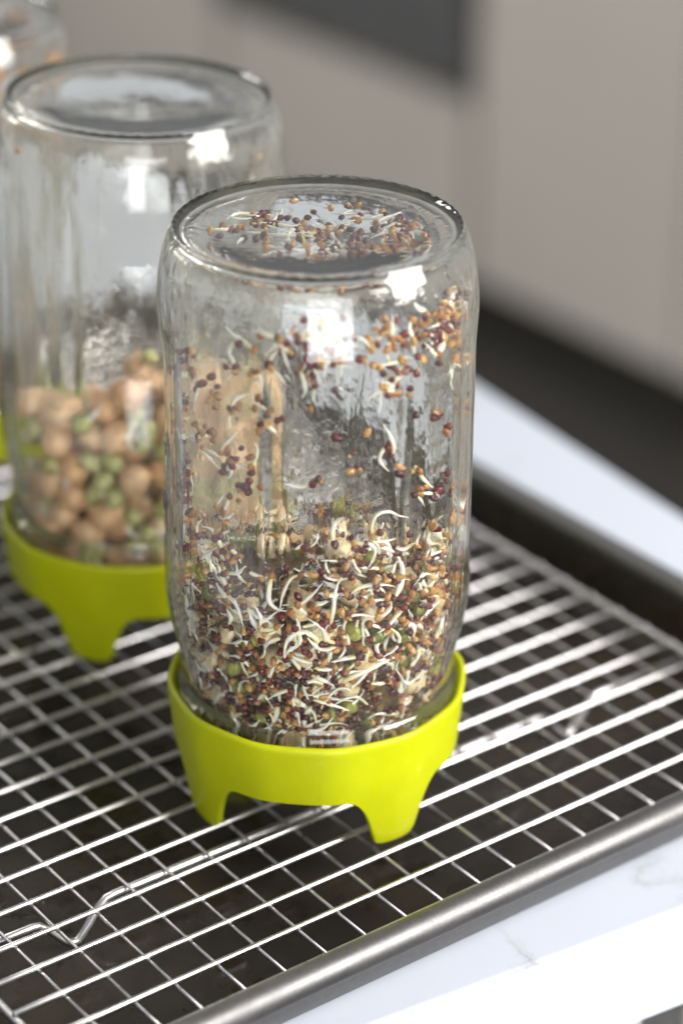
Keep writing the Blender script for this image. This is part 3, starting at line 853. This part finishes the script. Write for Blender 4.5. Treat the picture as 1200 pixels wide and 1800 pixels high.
# everything behind them: one mass of seeds
for k in range(2900):
    deg = rs.uniform(-180, 180)
    if abs(deg) > 105 and rs.random() < .55: continue
    H = HEAP(deg) - 2; z = 9 + (H - 7) * rs.random()
    dep = 1.8 + rs.random() ** 1.3 * 9
    p = wall_pos(deg, z, dep)
    if any((p - q).length < r2 * 0.95 for q, r2 in big): continue
    tail = tail_wall(deg, z, dep, rs.uniform(4, 12), 9, H) if rs.random() < .33 else None
    add_stuff_seed(p, rs.random() < .5, tail)
for k in range(700):                          # top of the heap
    a = rs.uniform(0, 2 * pi); r = 41 * sqrt(rs.random()); x, y = r * cos(a), r * sin(a)
    deg = math.degrees(atan2(x, -y)); z = HEAP(deg) - 3 + rs.gauss(0, 1.5)
    p = Vector((x, y, z))
    if sqrt(x * x + y * y) + 2 > r_in(deg, z): continue
    tail = None
    if rs.random() < .3:
        c = curve2d(rs.uniform(4, 9), 6); tail = [p + Vector((q[0], q[1], .4 * i)) for i, q in enumerate(c)]
        if any(sqrt(q.x ** 2 + q.y ** 2) > 42.5 for q in tail): tail = None
    add_stuff_seed(p, rs.random() < .5, tail)
ms = link('seed_heap', sv.mesh('seed_heap', [M_AMBER, M_MAROON, M_SPROUT, M_LEAF], True, attr=True), J1)
tag(ms, 'packed mass of sprouting seeds filling the bottom of the front jar', 'seeds', kind='stuff')
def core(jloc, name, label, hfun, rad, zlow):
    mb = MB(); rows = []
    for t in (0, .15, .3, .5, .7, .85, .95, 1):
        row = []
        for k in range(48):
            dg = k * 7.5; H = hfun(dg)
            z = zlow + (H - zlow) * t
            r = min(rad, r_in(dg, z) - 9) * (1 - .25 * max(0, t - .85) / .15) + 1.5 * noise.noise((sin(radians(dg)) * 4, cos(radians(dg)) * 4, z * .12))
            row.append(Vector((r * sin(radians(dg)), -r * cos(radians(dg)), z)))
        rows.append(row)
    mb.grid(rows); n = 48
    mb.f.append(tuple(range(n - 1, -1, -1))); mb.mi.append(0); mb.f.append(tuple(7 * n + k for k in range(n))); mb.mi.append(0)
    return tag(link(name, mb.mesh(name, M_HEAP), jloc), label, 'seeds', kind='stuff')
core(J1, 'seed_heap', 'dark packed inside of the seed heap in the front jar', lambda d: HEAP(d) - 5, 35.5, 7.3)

# ------------------------------------------------------------------ second jar: chickpeas and mung beans
J2 = (STANDS[1][0], STANDS[1][1], STANDS[1][3])
rp = random.Random(14)
H2 = lambda deg: 66 + 14 * cos(radians(deg - 30)) + 4 * sin(radians(deg * 3))
balls = []
for k in range(145):
    ck = rp.random() < .52
    rad = rp.uniform(5.3, 6.2) if ck else rp.uniform(3.2, 4.1)
    deg = rp.gauss(0, 60)
    if k % 5 == 0:
        a = rp.uniform(0, 2 * pi); r = 36 * sqrt(rp.random()); p = Vector((r * cos(a), r * sin(a), 70))
        p.z = H2(math.degrees(atan2(p.x, -p.y))) - 2
    else:
        z = rp.uniform(13, H2(deg)); p = wall_pos(deg, z, rad + .6 + rp.random() * 3)
    balls.append([p, rad, ck])
for it in range(110):
    for i in range(len(balls)):
        pi_, ri, _ = balls[i]
        for j in range(i + 1, len(balls)):
            d = balls[j][0] - pi_; mn = (ri + balls[j][1]) * 0.97
            if abs(d.z) < mn and d.length < mn and d.length > 1e-6:
                q = d.normalized() * (mn - d.length) * .5; balls[j][0] += q; pi_ -= q
    for bl in balls:
        p, rad, _ = bl
        rr = sqrt(p.x ** 2 + p.y ** 2); p.z = max(rad + 7.3, min(p.z, 104))
        deg = math.degrees(atan2(p.x, -p.y)); lim = r_in(deg, p.z) - rad - .5
        if rr > lim: p.x *= lim / rr; p.y *= lim / rr
        if p.z < H2(deg) - 12 and rr < 27: p.x *= 1.03; p.y *= 1.03
for p, rad, ck in balls:
    deg = math.degrees(atan2(p.x, -p.y)); f_ = rad / (6.2 if ck else 3.7)
    o = link('chickpea' if ck else 'mung_bean', rp.choice(CHK if ck else PEA), Vector(J2) + TILT[1] @ p, rot=(rp.uniform(0, 6), rp.uniform(0, 6), rp.uniform(0, 6)))
    o.scale = (f_, f_, f_)
    lay = 'top' if p.z > H2(deg) - 14 else ('middle' if p.z > 34 else 'bottom')
    if ck: tag(o, 'round peach chickpea in the %s layer of the second jar, %s' % (lay, side(deg)), 'chickpea', 'chickpeas in the second jar')
    else:
        tag(o, 'small green mung bean in the %s layer of the second jar, %s' % (lay, side(deg)), 'bean', 'mung beans in the second jar')
        if rp.random() < .55:
            mb = MB(); c = []
            inv = o.rotation_euler.to_matrix().inverted()
            st = rs.getstate(); L = rp.uniform(7, 16)
            for q in tail_wall(deg, p.z, rad + .3, L, 9, 110): c.append(inv @ (q - p))
            c[0] = Vector((0, 0, 0))
            mb.tube(c, tail_rad(1.1), 6); link('sprout', mb.mesh('sprout', M_SPROUT, True, attr=True), parent=o)
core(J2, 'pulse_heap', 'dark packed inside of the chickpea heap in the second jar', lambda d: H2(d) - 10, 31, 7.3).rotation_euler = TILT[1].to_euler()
# few bits on the glass of the second jar
for (deg, z) in ((62, 158), (66, 150), (58, 153), (-62, 160.5), (70, 159)):
    add_sprouted(J2, TILT[1] @ wall_pos(deg, z, 2.2), False, [TILT[1] @ q for q in tail_wall(deg, z, 1.6, 6)] if z < 156 else None, 'orange seed scrap stuck near the %s shoulder of the second jar' % ('left' if deg < 0 else 'right'), 'scraps on the second jar')

# ------------------------------------------------------------------ rear jar
J3 = (STANDS[2][0], STANDS[2][1], STANDS[2][3])
sv = MB()
for k in range(60):
    deg = rp.uniform(-20, 100); z = 138 + 24 * rp.random()
    add_stuff_seed(wall_pos(deg, z, 2.3), rp.random() < .06, None, 1.8)
for k in range(150):
    a = rp.uniform(0, 2 * pi); r = 32 * sqrt(rp.random())
    add_stuff_seed(Vector((r * cos(a), r * sin(a), base_z(r) - 1.5)), rp.random() < .2, None, 1.5)
ms = link('seed_scatter', sv.mesh('seed_scatter', [M_AMBER, M_MAROON, M_SPROUT, M_LEAF], True, attr=True), J3); ms.rotation_euler = TILT[2].to_euler()
tag(ms, 'blurred orange seeds stuck to the glass of the rearmost jar', 'seeds', kind='stuff')
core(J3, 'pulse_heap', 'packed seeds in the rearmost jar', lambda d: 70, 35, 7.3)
